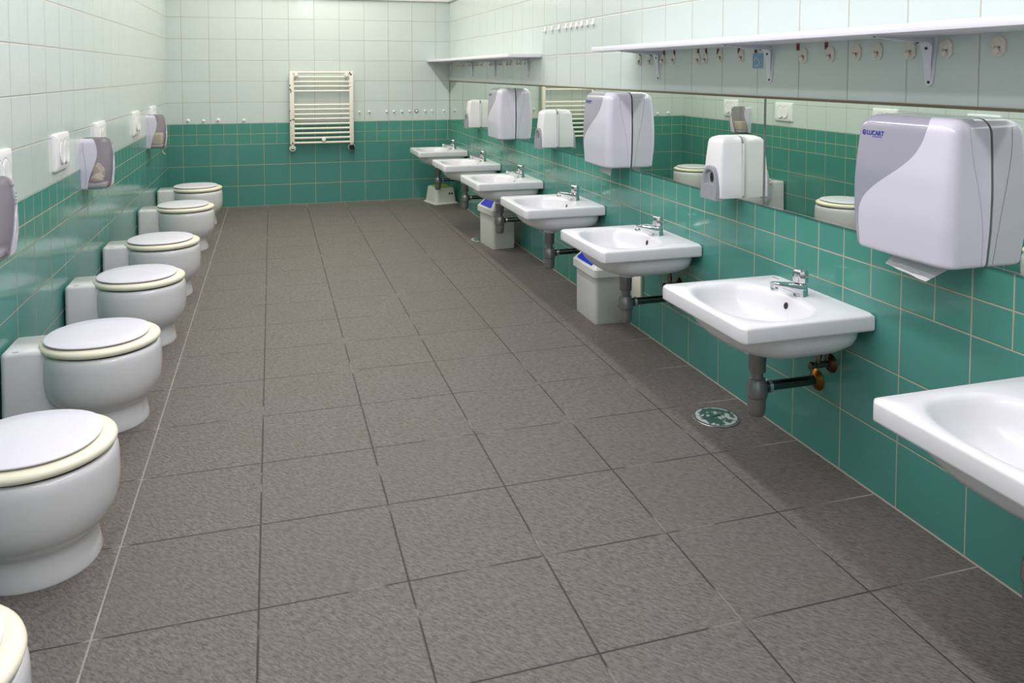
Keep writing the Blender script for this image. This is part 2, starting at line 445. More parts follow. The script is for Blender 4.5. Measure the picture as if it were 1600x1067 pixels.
# ------------------------------------------------------------------ curved dispenser shells
def shell(Hh, wtab, dtab, rc, rtop, rbot, bounds, rows=40, thick=0.0):
    """Shell standing out from a wall: outward axis +x, along the wall u, up z.
    bounds: list of functions of height giving perimeter fractions; returns one bmesh per strip."""
    zs = []
    for i in range(6):
        a = PI / 2 * i / 6; zs.append((rbot * (1 - math.cos(a)), rbot * (1 - math.sin(a))))
    for i in range(rows + 1):
        zs.append((rbot + (Hh - rbot - rtop) * i / rows, 0.0))
    for i in range(1, 9):
        a = PI / 2 * i / 8; zs.append((Hh - rtop + rtop * math.sin(a), rtop * (1 - math.cos(a))))
    def pt(z, ins, s, off):
        w = smooth_tab(wtab, z / Hh) - ins * 1.0; d = smooth_tab(dtab, z / Hh) - ins
        w += off; d += off; r = min(rc, w * .9, d * .9)
        L1 = d - r; La = r * PI / 2; L2 = 2 * (w - r); tot = 2 * L1 + 2 * La + L2; q = s * tot
        if q < L1: return (q, -w, z)
        q -= L1
        if q < La: a = q / r; return (d - r + r * math.sin(a), -w + r - r * math.cos(a), z)
        q -= La
        if q < L2:
            yy = -(w - r) + q; return (d + .004 * (1 - (yy / max(w, 1e-4)) ** 2), yy, z)
        q -= L2
        if q < La: a = q / r; return (d - r + r * math.cos(a), w - r + r * math.sin(a), z)
        q -= La
        return (max(L1 - q, 0), w, z)
    out = []
    for si, (b0, b1, off) in enumerate(bounds):
        bm = B(); nc = 44; g = []
        for z, ins in zs:
            t = z / Hh; s0, s1 = b0(t), b1(t); row = []
            pts = [pt(z, ins, s0 + (s1 - s0) * k / nc, off) for k in range(nc + 1)]
            if off > 0:    # turn the free edges inward so the panel has a thickness
                pts = [pt(z, ins, s0, -.004)] + pts + [pt(z, ins, s1, -.004)]
            g.append([bm.verts.new(p) for p in pts])
        for a, b in zip(g, g[1:]):
            for k in range(len(a) - 1): bm.faces.new((a[k], a[k + 1], b[k + 1], b[k]))
        for row, zz in ((g[0], 0.0), (g[-1], Hh)):   # close top and bottom back to the wall
            back = [bm.verts.new((0.0, v.co.y, v.co.z)) for v in row]
            for k in range(len(row) - 1):
                f = (row[k], row[k + 1], back[k + 1], back[k])
                if len({tuple(round(c, 6) for c in v.co) for v in f}) == 4: bm.faces.new(f)
        bmesh.ops.remove_doubles(bm, verts=bm.verts, dist=1e-5)
        out.append(bm)
    return out, pt

def flip_right(bm):
    """from 'outward = +x' frame to the right wall, where outward is world -x and u runs toward the camera"""
    for v in bm.verts: v.co = Vector((-v.co.x, -v.co.y, v.co.z))
    return bm

# paper towel dispensers on the right wall: u = -1 far edge ... +1 near edge
PH = .384
WT = [(0, .166), (.25, .175), (.5, .177), (.8, .172), (1, .166)]
DT = [(0, .120), (.3, .128), (.6, .126), (1, .112)]
SC = [(0, .09), (.2, .10), (.35, .125), (.45, .22), (.58, .44), (.68, .62), (.8, .735), (.92, .79), (1.0, .80)]
def scurve(t): return .205 + .585 * smooth_tab(SC, t, .07)
def make_towel_dispenser(label, loc):
    t = thing('paper_towel_dispenser', label, 'paper towel dispenser', loc, 0, 'paper towel dispensers over the mirror')
    (g, wht), pt = shell(PH, WT, DT, .028, .038, .012, [(lambda q: 0.0, scurve, 0.0), (scurve, lambda q: 1.0, .0028)])
    o = obj('window_panel', flip_right(g), 'grey', t, sharp=60); o['label'] = 'grey translucent window panel with a curved edge'
    obj('cover', flip_right(wht), 'cover', t, sharp=60)
    bm = B(); tube(bm, [pt(PH * q, 0, .205 + .585 + .05 + .135 * smooth_tab([(0, 1.0), (.25, .93), (.5, .72), (.75, .42), (.95, .30)], q, .08), .0032) for q in [i / 30 * .93 + .02 for i in range(31)]], .0006, 6)
    obj('side_seam', flip_right(bm), 'seam', t)
    bm = B(); box(bm, -.003, .001, -.160, .160, .012, PH - .03); obj('back_plate', bm, 'greyd', t)
    # printed maker's name with its round emblem, following the curve of the window
    parts = text_bm('LUCART', .0175, .0006)
    for v in parts.verts: v.co.x += .0185
    n = 26
    rings(parts, [[(.008 + r * math.cos(2 * PI * i / n + .5), .006 + r * math.sin(2 * PI * i / n + .5), 0) for i in range(n)] for r in (.0078, .0048)], False, False)
    a = [parts.verts.new(p) for p in ((.0095, .0085, 0), (.0035, .004, 0), (.006, .0015, 0), (.011, .006, 0))]; parts.faces.new(a)
    a = [parts.verts.new(p) for p in ((.041, -.0052, 0), (.079, -.0052, 0), (.079, -.0036, 0), (.041, -.0036, 0))]; parts.faces.new(a)
    bmesh.ops.subdivide_edges(parts, edges=parts.edges, cuts=1)
    for v in parts.verts:
        u = -.142 + v.co.x; z = .326 + v.co.y
        d = smooth_tab(DT, z / PH) + .004 * (1 - (u / .175) ** 2)
        v.co = Vector((-(d + .0009), -u, z))
    obj('maker_logo', parts, 'blue_ink', t)
    return t
TD = [(-2.108, .785, 'white and grey paper towel dispenser farthest from the camera, between two soap dispensers'),
      (-4.080, .803, 'middle white and grey paper towel dispenser over the mirror, behind the fifth basin'),
      (-6.152, .789, 'large white and grey paper towel dispenser nearest the camera with blue lettering')]
d0 = make_towel_dispenser(TD[0][2], (W - .008, TD[0][0], TD[0][1]))
for y, z, lb in TD[1:]: dup(d0, (W - .008, y, z), lb)

def towel(label, y, z, pts):
    bm = B()
    rows = []
    for a, b in pts:
        rows.append([bm.verts.new(Vector(a).lerp(Vector(b), k / 10) + Vector((.002 * math.sin(k * 1.3), 0, 0))) for k in range(11)])
    for r, q in zip(rows, rows[1:]):
        for k in range(10): bm.faces.new((r[k], r[k + 1], q[k + 1], q[k]))
    bmesh.ops.solidify(bm, geom=list(bm.faces), thickness=.0012)
    o = obj('paper_towel', bm, 'paper', None, (W, y, z)); return tag(o, label, 'paper towel', 'paper towels hanging from the dispensers')
towel('embossed paper towel hanging askew from the nearest large dispenser', -6.152, .789,
      [((-.080, .055, -.001), (-.055, -.125, -.001)), ((-.098, .056, -.016), (-.085, -.108, -.022)), ((-.113, .058, -.033), (-.117, -.088, -.047))])
towel('white paper towel hanging from the middle dispenser', -4.080, .803,
      [((-.08, .01, -.001), (-.08, -.11, -.001)), ((-.092, .01, -.01), (-.085, -.11, -.01)), ((-.10, .012, -.03), (-.092, -.105, -.045))])
towel('white paper towel hanging from the farthest dispenser', -2.108, .785,
      [((-.08, .02, -.001), (-.08, -.095, -.001)), ((-.085, .02, -.01), (-.08, -.095, -.01)), ((-.085, .012, -.026), (-.08, -.09, -.042))])

# tissue dispensers on the left wall: u = -1 near edge ... +1 far edge
TH = .258
TWT = [(0, .086), (.4, .090), (.8, .087), (1, .084)]
TDT = [(0, .118), (.3, .128), (.7, .126), (1, .112)]
S1 = [(0, .075), (.15, .08), (.35, .115), (.55, .165), (.7, .19), (.85, .19), (1.0, .165)]
S2 = [(0, .50), (.2, .52), (.5, .60), (.8, .67), (1, .68)]
def make_tissue_dispenser(label, loc):
    t = thing('tissue_dispenser', label, 'toilet tissue dispenser', loc, 0, 'tissue dispensers on the left wall')
    f1 = lambda q: smooth_tab(S1, q, .09); f2 = lambda q: smooth_tab(S2, q, .09)
    (a, b, c), pt = shell(TH, TWT, TDT, .026, .022, .012, [(lambda q: 0.0, f1, .0022), (f1, f2, 0.0), (f2, lambda q: 1.0, .0022)])
    obj('cover', a, 'cover', t, sharp=60)
    o = obj('window_panel', b, 'smoke', t, sharp=60); o['label'] = 'smoky see-through window'
    obj('side_cover', c, 'cover', t, sharp=60)
    obj('back_plate', box(B(), 0, .006, -.082, .082, .008, TH - .01, .003), 'cover', t)
    obj('inner_tray', box(B(), .006, .112, -.078, .078, .012, .030, .004), 'cover', t)
    bm = B(); lathe(bm, [(.0085, 0), (.008, .003)], (.1195, -.012, .022), (1, 0, 0), 16); obj('lock', bm, 'greyd', t)
    bm = B(); tube(bm, [pt(TH * q, 0, .045 + .016 * math.sin(q * 5), .0027) for q in [i / 20 * .9 + .03 for i in range(21)]], .0008, 6); obj('side_seam', bm, 'seam', t)
    parts = text_bm('LUCART', .009, .0003)
    for v in parts.verts:
        u = .026 + v.co.x; z = .222 + v.co.y; v.co = Vector((smooth_tab(TDT, z / TH) + .006, u, z))
    for k in range(4): rings(parts, [[(smooth_tab(TDT, .7) + .0055, .048 + .003 * math.cos(q * PI / 4), .2 - k * .011 + .003 * math.sin(q * PI / 4)) for q in range(8)],
                                     [(smooth_tab(TDT, .7) + .0062, .048 + .003 * math.cos(q * PI / 4), .2 - k * .011 + .003 * math.sin(q * PI / 4)) for q in range(8)]])
    obj('maker_logo', parts, 'dark_ink', t)
    return t
TS = [(-1.235, .698, 'white tissue dispenser in the far left corner, half full, paper strip hanging'),
      (-3.405, .694, 'white tissue dispenser in the middle of the left wall with crumpled paper inside'),
      (-5.055, .70, 'white tissue dispenser cut by the left edge of the photo, window looking empty and dark')]
s0 = make_tissue_dispenser(TS[0][2], (0, TS[0][0], TS[0][1]))
for y, z, lb in TS[1:]: dup(s0, (0, y, z), lb)
def wad(bm, c, r, seed):
    rnd = random.Random(seed); g = bmesh.ops.create_icosphere(bm, subdivisions=4, radius=1.0)
    dirs = [(Vector((rnd.uniform(-1, 1), rnd.uniform(-1, 1), rnd.uniform(-1, 1))).normalized(), rnd.uniform(.55, .96)) for _ in range(60)]
    for v in g['verts']:
        d = v.co.normalized(); k = 1.0
        for q, h in dirs:
            dd = d.dot(q)
            if dd > .05: k = min(k, h / dd)
        k *= 1.22; v.co = Vector((c[0] + r[0] * d.x * k, c[1] + r[1] * d.y * k, c[2] + r[2] * d.z * k))
bm = B(); wad(bm, (.062, -.02, .056), (.036, .042, .026), 3); wad(bm, (.064, .028, .078), (.034, .03, .044), 5); wad(bm, (.06, -.042, .052), (.034, .024, .022), 9)
tag(obj('crumpled_tissue', bm, 'tissue', None, (0, -3.405, .694), sharp=12), 'crumpled brownish tissue behind the window of the middle tissue dispenser', 'toilet tissue')
bm = B(); box(bm, .02, .108, -.072, .072, .031, .115, .012, 3)
tag(obj('tissue_stack', bm, 'tissue', None, (0, -1.235, .698)), 'stack of brownish tissue half filling the far left tissue dispenser', 'toilet tissue')
bm = B()
for off in (0,):
    pts = [(.085, .03, .02), (.092, .034, -.005), (.098, .042, -.03), (.106, .05, -.05), (.118, .056, -.056), (.112, .058, -.062)]
    rows = [[bm.verts.new((x, y - w, z)) for w in (.022, .008, -.006, -.02)] for x, y, z in pts]
    for r, q in zip(rows, rows[1:]):
        for k in range(3): bm.faces.new((r[k], r[k + 1], q[k + 1], q[k]))
    bmesh.ops.solidify(bm, geom=list(bm.faces), thickness=.001)
tag(obj('tissue_strip', bm, 'tissue', None, (0, -1.235, .698)), 'strip of tissue curling out under the far left tissue dispenser', 'toilet tissue')

# ------------------------------------------------------------------ soap dispensers on the right wall
def make_soap(label, loc):
    t = thing('soap_dispenser', label, 'soap dispenser', loc, 0, 'soap dispensers over the mirror')
    bm = B()
    rr = lambda w, d, z, r=.012: rrect(-d, 0, -w, w, r, z, 4)
    rings(bm, [rr(.061, .103, .004), rr(.063, .106, .008), rr(.062, .104, .08), rr(.0585, .1, .15), rr(.0535, .094, .215), rr(.051, .091, .227), rr(.044, .083, .236), rr(.028, .066, .243), rr(.012, .05, .245)])
    obj('cover', bm, 'soapw', t, sharp=40)
    obj('back_plate', box(B(), -.001, .004, -.054, .054, .01, .215), 'soapw', t)
    # grey push bar: a pointed arch standing proud of the front, hollowed in its upper part
    def arch(w, h, z0, n=12):
        p = [(-w, z0)]
        for i in range(n + 1):
            q = i / n; p.append((-w * math.cos(q * PI / 2) ** .75, z0 + .02 + (h - z0 - .02) * math.sin(q * PI / 2)))
        return p + [(-x, z) for x, z in p[::-1][1:]]
    bm = B(); A = arch(.058, .128, -.004); I = arch(.036, .112, .055)
    fx = lambda z: -.1135 - .006 * max(0, 1 - z / .13)
    rings(bm, [[(-.09, y, z) for y, z in A], [(fx(z), y * .98, z) for y, z in A], [(fx(z) - .002, y * .9, .02 + (z - .02) * .96) for y, z in A], [(fx(z) - .001, y, z) for y, z in I], [(-.1068, y * .85, .062 + (z - .062) * .9) for y, z in I]])
    o = obj('push_bar', bm, 'greyd', t, sharp=35)
    bm = B(); rings(bm, [[(-.1085, -.008 + .012 * math.cos(2 * PI * i / 20), .083 + .019 * math.sin(2 * PI * i / 20)) for i in range(20)], [(-.1065, -.008 + .012 * math.cos(2 * PI * i / 20), .083 + .019 * math.sin(2 * PI * i / 20)) for i in range(20)]])
    obj('slot', bm, 'black', o)
    return t
SO = [(-1.198, .804, 'white soap dispenser with grey push bar nearest the back wall'),
      (-3.125, .806, 'middle white soap dispenser with grey push bar, between two paper towel dispensers'),
      (-5.184, .80, 'white soap dispenser with grey push bar nearest the camera, above the sixth basin')]
q0 = make_soap(SO[0][2], (W - .0075, SO[0][0], SO[0][1]))
for y, z, lb in SO[1:]: dup(q0, (W - .0075, y, z), lb)

# ------------------------------------------------------------------ mirrors
for y1, y0, lb in ((-.02, -1.81, 'mirror pane in the far right corner behind the farthest dispensers'),
                   (-1.8115, -3.59, 'second mirror pane from the back wall, reflecting the towel radiator'),
                   (-3.5915, -5.366, 'third mirror pane, reflecting a tissue dispenser and the green corner'),
                   (-5.373, -7.15, 'mirror pane nearest the camera behind the largest towel dispenser')):
    t = thing('mirror', lb, 'mirror', (W, y0, .797), 0, 'mirror panes along the right wall')
    L = y1 - y0
    obj('glass', box(B(), -.004, 0, 0, L, 0, .397), 'mirror', t)
    obj('top_strip', box(B(), -.0055, 0, 0, L, .3965, .4045), 'brownmark', t)
    obj('bottom_strip', box(B(), -.0055, 0, 0, L, -.003, .0012), 'chrome', t)
    if y1 < -5.3: obj('end_strip', box(B(), -.007, 0, L, L + .006, -.002, .402), 'trap', t)
    if y1 > -.1: obj('end_strip', box(B(), -.006, 0, L, L + .006, -.002, .402), 'brownmark', t)

# ------------------------------------------------------------------ wash basins
def make_basin(label, loc):
    t = thing('wash_basin', label, 'wash basin', loc, 0, 'wash basins along the right wall')
    D, hw = .465, .25
    bm = B(); n = 96; cx, cy = -.272, 0.0
    def outline(ins, z, r=.014):
        x0, x1, y0, y1 = -D + ins, -.001, -hw + ins, hw - ins; out = []
        for i in range(n):
            a = 2 * PI * (i + .5) / n; dx, dy = math.cos(a), math.sin(a)
            s = min((x1 - cx) / dx if dx > 1e-9 else ((x0 - cx) / dx if dx < -1e-9 else 9e9), (y1 - cy) / dy if dy > 1e-9 else ((y0 - cy) / dy if dy < -1e-9 else 9e9))
            x, y = cx + dx * s, cy + dy * s
            # round the two front corners
            qx, qy = x0 + r, (y1 - r if y > 0 else y0 + r)
            if x < qx and abs(y) > abs(qy):
                # intersect the ray with the corner circle
                ox, oy = cx - qx, cy - qy; b = ox * dx + oy * dy; c2 = ox * ox + oy * oy - r * r
                s = -b + math.sqrt(max(b * b - c2, 0)); x, y = cx + dx * s, cy + dy * s
            out.append((x, y, z))
        return out
    def bowl(a, b, z, e=2.5, c=cx):
        out = []
        for i in range(n):
            q = 2 * PI * (i + .5) / n; cc, ss = math.cos(q), math.sin(q); k = (abs(cc) ** e + abs(ss) ** e) ** (-1 / e)
            out.append((c + a * k * cc, b * k * ss, z))
        return out
    def hull(af, ab, b, z, ef, eb, c):
        # underside: rounded toward the room, squarer toward the wall
        out = []
        for i in range(n):
            q = 2 * PI * (i + .5) / n; cc, ss = math.cos(q), math.sin(q); e, a = (eb, ab) if cc > 0 else (ef, af)
            k = (abs(cc) ** e + abs(ss) ** e) ** (-1 / e); out.append((c + a * k * cc, b * k * ss, z))
        return out
    P = -.235
    rs = [hull(.026, .026, .026, -.180, 2, 2, P), hull(.036, .036, .036, -.176, 2, 2, P), hull(.038, .038, .038, -.158, 2, 2, P), hull(.044, .046, .046, -.150, 2, 2, P), hull(.08, .11, .11, -.146, 2.2, 2.4, P), hull(.118, .175, .165, -.137, 2.4, 3.2, P),
          hull(.15, .205, .205, -.122, 2.7, 4.5, P), hull(.168, .22, .222, -.103, 3, 6, P), hull(.179, .225, .229, -.08, 3.4, 7, P), hull(.184, .227, .232, -.058, 3.8, 7, P), hull(.185, .2275, .233, -.0495, 3.8, 7, P),
          outline(.004, -.0495), outline(.0008, -.0465), outline(0, -.042), outline(0, -.008), outline(.0012, -.003), outline(.005, 0),
          bowl(.166, .220, 0), bowl(.160, .214, -.0012), bowl(.153, .207, -.005), bowl(.147, .200, -.013), bowl(.142, .194, -.026), bowl(.135, .185, -.05), bowl(.124, .168, -.078), bowl(.1, .14, -.1, 2.3), bowl(.06, .085, -.115, 2), bowl(.022, .022, -.12, 2)]
    rings(bm, rs)
    obj('bowl', bm, 'porcelain', t, sharp=42)
    bm = B(); lathe(bm, [(.021, 0), (.021, .002), (.012, .0025)], (cx, 0, -.1205), (0, 0, 1), 24); obj('waste_ring', bm, 'chrome', t)
    nrm = Vector((-1, 0, .28)).normalized(); oc = Vector((cx + .1395, .006, -.034))
    bm = B(); lathe(bm, [(.0145, -.001), (.0145, .0012), (.0115, .0012), (.0115, -.001)], oc, nrm, 24); obj('overflow_ring', bm, 'porcelain', t)
    bm = B(); lathe(bm, [(.0115, -.001), (.0112, .0004)], oc, nrm, 24); obj('overflow_hole', bm, 'black', t)
    obj('maker_mark', box(B(), -.03, -.027, .19, .225, .0, .0006), 'dark_ink', t)
    # push tap
    fx, fy = -.083, .0
    f = bpy.data.objects.new('tap', None); COL.objects.link(f); f.parent = t; f.location = (fx, fy, 0); f['label'] = 'chrome push tap with short spout'
    bm = B(); lathe(bm, [(.0275, 0), (.027, .003), (.0245, .012), (.0225, .03), (.0215, .038), (.019, .041)], (0, 0, 0), (0, 0, 1), 28); obj('tap_body', bm, 'chrome', f)
    sec = []
    for q, z0, z1, w in ((.004, .001, .040, .0235), (-.02, .006, .042, .022), (-.045, .017, .045, .019), (-.075, .029, .049, .016), (-.1, .036, .052, .014), (-.112, .041, .052, .010)):
        sec.append([(q, w * k[0], (z0 + z1) / 2 + (z1 - z0) / 2 * k[1]) for k in [(math.copysign(abs(math.cos(a)) ** .6, math.cos(a)), math.copysign(abs(math.sin(a)) ** .6, math.sin(a))) for a in [2 * PI * i / 20 for i in range(20)]]])
    bm = B(); rings(bm, sec); lathe(bm, [(.0115, 0), (.0125, .004), (.0125, .012), (.009, .018)], (-.102, 0, .024), (.15, 0, 1), 20); obj('spout', bm, 'chrome', f)
    bm = B(); lathe(bm, [(.016, .038), (.016, .045)], n=24); obj('collar', bm, 'black', f)
    bm = B(); nn = 40
    rings(bm, [[((r + .0009 * math.cos(8 * 2 * PI * i / nn)) * math.cos(2 * PI * i / nn), (r + .0009 * math.cos(8 * 2 * PI * i / nn)) * math.sin(2 * PI * i / nn), z) for i in range(nn)] for r, z in ((.021, .043), (.0235, .045), (.0242, .06), (.0242, .080), (.0232, .085), (.02, .088), (.01, .089))])
    obj('push_knob', bm, 'chrome', f)
    # bottle trap, waste pipe to the wall, angle valve
    tx, ty = -.235, .012
    tr = bpy.data.objects.new('bottle_trap', None); COL.objects.link(tr); tr.parent = t; tr.location = (tx, ty, 0); tr['label'] = 'grey metal bottle trap and wall pipe'
    bm = B(); lathe(bm, [(.0265, -.245), (.0275, -.243), (.0275, -.21), (.0285, -.208), (.0285, -.182)], n=28); obj('tail_nut', bm, 'trap', tr)
    bm = B(); lathe(bm, [(.0195, -.285), (.0195, -.24)], n=24); obj('tail_pipe', bm, 'trap', tr)
    bm = B(); lathe(bm, [(.012, -.392), (.022, -.391), (.0265, -.385), (.029, -.37), (.0295, -.332), (.0335, -.328), (.035, -.318), (.031, -.284), (.0265, -.276), (.0265, -.268), (.02, -.266)], n=32); obj('bottle', bm, 'trap', tr)
    bm = B(); tube(bm, [(.02, 0, -.3), (.228, 0, -.3)], .0165, 20); obj('waste_pipe', bm, 'pipe', tr)
    bm = B(); lathe(bm, [(.019, 0), (.0225, .002), (.0225, .014), (.019, .018)], (.036, 0, -.3), (1, 0, 0), 24); obj('pipe_nut', bm, 'chrome', tr)
    bm = B(); lathe(bm, [(.018, 0), (.022, .003), (.033, .011), (.036, .014)], (.219, 0, -.3), (1, 0, 0), 28); obj('wall_rosette', bm, 'brass', tr)
    v = bpy.data.objects.new('angle_valve', None); COL.objects.link(v); v.parent = t; v.location = (0, ty - .066, -.22); v['label'] = 'tarnished angle valve'
    bm = B(); lathe(bm, [(.016, 0), (.02, .003), (.029, .01), (.031, .013)], (-.014, 0, 0), (1, 0, 0), 28); obj('wall_rosette', bm, 'brown_metal', v)
    bm = B(); tube(bm, [(-.012, 0, 0), (-.062, 0, 0)], .011, 16); lathe(bm, [(.006, 0), (.012, .004), (.012, .018), (.009, .02)], (-.088, 0, 0), (1, 0, 0), 16)
    tube(bm, [(-.05, 0, 0), (-.05, 0, .062)], .0085, 14); lathe(bm, [(.0115, 0), (.0115, .014)], (-.05, 0, .022), (0, 0, 1), 6); obj('valve_body', bm, 'valve', v)
    bm = B(); tube(bm, [(-.05, 0, .05), (-.055, .01, .09), (-.06, .03, .14)], .0055, 10); obj('hose', bm, 'valve', v)
    return t
BZ = .552
BA = [(-.53, 'white wash basin farthest away in the corner, above the step stool'),
      (-1.63, 'white wash basin second from the back wall'),
      (-2.655, 'white wash basin third from the back wall, with the farther blue flap bin behind it'),
      (-3.68, 'white wash basin in the middle of the row, fourth from the back wall'),
      (-4.69, 'white wash basin fifth from the back wall, with the nearer blue flap bin behind it'),
      (-5.692, 'white wash basin sixth from the back wall, beside the round floor drain'),
      (-6.685, 'white wash basin nearest the camera, cut by the right edge of the photo')]
b0 = make_basin(BA[0][1], (W, BA[0][0], BZ))
for y, lb in BA[1:]: dup(b0, (W, y, BZ), lb)

# ------------------------------------------------------------------ shelves with brackets
def bracket(parent, y):
    bm = B()
    # pressed steel arm under the board and leg down the wall, each a shallow channel with raised rim
    w = .028
    arm = [(0, -.002), (0, -.010), (-.03, -.016), (-.19, -.006), (-.20, -.004), (-.20, -.002)]
    leg = []
    def strip(pts0, pts1, th):
        prism(bm, pts0 + pts1[::-1], th)
    # flat flange faces
    prism(bm, [(0, y - w, -.0005), (-.20, y - w * .45, -.0005), (-.205, y, -.0005), (-.20, y + w * .45, -.0005), (0, y + w, -.0005)], (0, 0, -.003))
    prism(bm, [(-.0005, y - w, 0), (-.0005, y - w * .5, -.132), (-.0005, y, -.14), (-.0005, y + w * .5, -.132), (-.0005, y + w, 0)], (-.003, 0, 0))
    # raised rib wrapping the inside corner
    path = []
    for i in range(9):
        a = PI / 2 * i / 8; path.append((-.034 + .020 * math.cos(a), -.034 + .016 * math.sin(a)))
    path = [(-.0035, -.128), (-.009, -.08)] + path + [(-.1, -.015), (-.19, -.005)]
    wd_ = [.008, .012] + [.02] * 9 + [.015, .008]
    rs = []
    for (x, z), q in zip(path, wd_): rs.append([(x, y - q, z), (x, y + q, z)])
    g = [[bm.verts.new(p) for p in r] for r in rs]; base = [bm.verts.new((-.0005, y, z)) for z in (-.125,)]
    for r, q in zip(g, g[1:]): bm.faces.new((r[0], r[1], q[1], q[0]))
    for s in (0, 1):    # side webs
        bm.faces.new([r[s] for r in g] + [bm.verts.new((-.0012, g[0][s].co.y, -.0012))])
    o = obj('bracket', bm, 'bracket', parent, sharp=30)
    for c, ax in (((-.003, y, -.128), (-1, 0, 0)), ((-.0140, y + .0, -.034), (-1, 0, 0)), ((-.19, y, -.003), (0, 0, -1)), ((-.045, y, -.018), (0, 0, -1))):
        obj('screw', lathe(B(), [(.0042, 0), (.004, .0025), (.002, .003)], c, ax, 12), 'screw', o)
def shelf(label, y0, y1, ys):
    t = thing('shelf', label, 'shelf', (W, 0, 1.392), 0)
    obj('board', box(B(), -.24, -.0005, y0, y1, 0, .022, .0015), 'shelf', t)
    for y in ys: bracket(t, y)
    return t
shelf('long white shelf on brackets nearest the camera, running out of the photo at upper right', -7.3, -4.28, (-4.526, -5.391, -6.119, -6.95))
shelf('white shelf on brackets in the far right corner touching the back wall', -2.861, -.002, (-.10, -.961, -1.709, -2.571))

# ------------------------------------------------------------------ hooks
ORD = ['first', 'second', 'third', 'fourth', 'fifth', 'sixth', 'seventh', 'eighth', 'ninth', 'tenth', 'eleventh', 'twelfth', 'thirteenth', 'fourteenth', 'fifteenth', 'sixteenth', 'seventeenth']
def hook_series(name, part_specs, spots, labels, cat, group):
    """first hook is built, the others copied"""
    first = None
    for loc, lb in zip(spots, labels):
        if first is None:
            first = thing(name, lb, cat, loc, 0, group)
            for pn, fn, mt in part_specs: obj(pn, fn(), mt, first)
        else: dup(first, loc, lb, group)
# cup shaped hooks under the shelves: base plate + upturned hook
def flat(pts, x0, x1, sh=1.0):
    bm = B(); rings(bm, [[(x0, y, z) for y, z in pts], [(x1 * .8 + x0 * .2, y, z) for y, z in pts], [(x1, y * sh, z * sh) for y, z in pts]]); return bm
ov = [(.0175 * math.cos(2 * PI * i / 28), .0255 * math.sin(2 * PI * i / 28)) for i in range(28)]
hx = [(-.0205, -.014), (-.0205, .014), (-.01, .0255), (.01, .0255), (.0205, .014), (.0205, -.014), (.01, -.0255), (-.01, -.0255)]
def hook_finger(w=.0105, l=.02, d=.016):
    bm = B(); pts = [(-.004, .010), (-.008, -.002), (-.013, -.0125), (-d - .004, -.013), (-d - .007, -.004)]
    tube(bm, [(x, 0, z) for x, z in pts], [w, w * .95, w * .9, w * .85, w * .7], 12)
    for v in bm.verts: v.co.x *= .6
    return bm
oy = [(-4.328, 1.35), (-4.44, 1.35), (-4.569, 1.352), (-4.666, 1.352), (-4.883, 1.348), (-4.941, 1.35), (-5.059, 1.356), (-5.207, 1.353)]
hook_series('oval_hook', (('base', lambda: flat(ov, 0, -.005, .9), 'hookc'), ('hook', hook_finger, 'hookc')),
            [(W, y, z) for y, z in oy], [f'oval cream wall hook under the near shelf, {ORD[i]} from the far end' for i in range(8)], 'hook', 'oval hooks under the near shelf')
hy = [(-5.579, 1.349), (-5.714, 1.349), (-5.833, 1.353), (-5.922, 1.354), (-6.049, 1.354), (-6.175, 1.354), (-6.334, 1.357)]
hook_series('octagonal_hook', (('base', lambda: flat(hx, 0, -.006, .92), 'hookc'), ('hook', hook_finger, 'hookc')),
            [(W, y, z) for y, z in hy], [f'octagonal cream wall hook under the near shelf, {ORD[i]} from the far end' for i in range(7)], 'hook', 'octagonal hooks under the near shelf')
fy = [-.39, -.508, -.623, -.842, -.932, -1.063, -1.134, -1.286, -1.558, -1.632, -1.821, -1.879, -2.044, -2.129, -2.302, -2.38, -2.503]
hook_series('small_hook', (('base', lambda: flat([(a * .8, b * .85) for a, b in ov], 0, -.005, .9), 'hookc'), ('hook', lambda: hook_finger(.006), 'hookc')),
            [(W, y, 1.362) for y in fy], [f'small cream hook under the far corner shelf, {ORD[i]} from the back wall' for i in range(17)], 'hook', 'hooks under the far shelf')
# nine white tongue hooks high on the right wall
def tongue_plate():
    bm = B(); p = [(-.016, .019), (-.016, -.006)] + [(.016 * math.cos(PI + PI * i / 8), -.006 - .014 * math.sin(PI * i / 8)) for i in range(9)][1:-1] + [(.016, -.006), (.016, .019)]
    rings(bm, [[(0, y, z) for y, z in p], [(-.005, y, z) for y, z in p]]); return bm
def tongue():
    bm = B(); rs = []
    for x, z, w in ((-.004, .008, .011), (-.007, -.006, .011), (-.014, -.016, .011), (-.021, -.014, .010), (-.024, -.002, .008)):
        rs.append([(x + .002, -w, z + .002), (x + .002, w, z + .002), (x - .002, w, z - .002), (x - .002, -w, z - .002)])
    rings(bm, rs); return bm
ty_ = [-2.933, -3.064, -3.192, -3.318, -3.403, -3.493, -3.572, -3.66, -3.744]
hook_series('tongue_hook', (('base', tongue_plate, 'hook'), ('hook', tongue, 'hook')), [(W, y, 1.573) for y in ty_],
            [f'white tongue hook high on the right wall between the shelves, {ORD[i]} from the left' for i in range(9)], 'hook', 'tongue hooks high on the right wall')
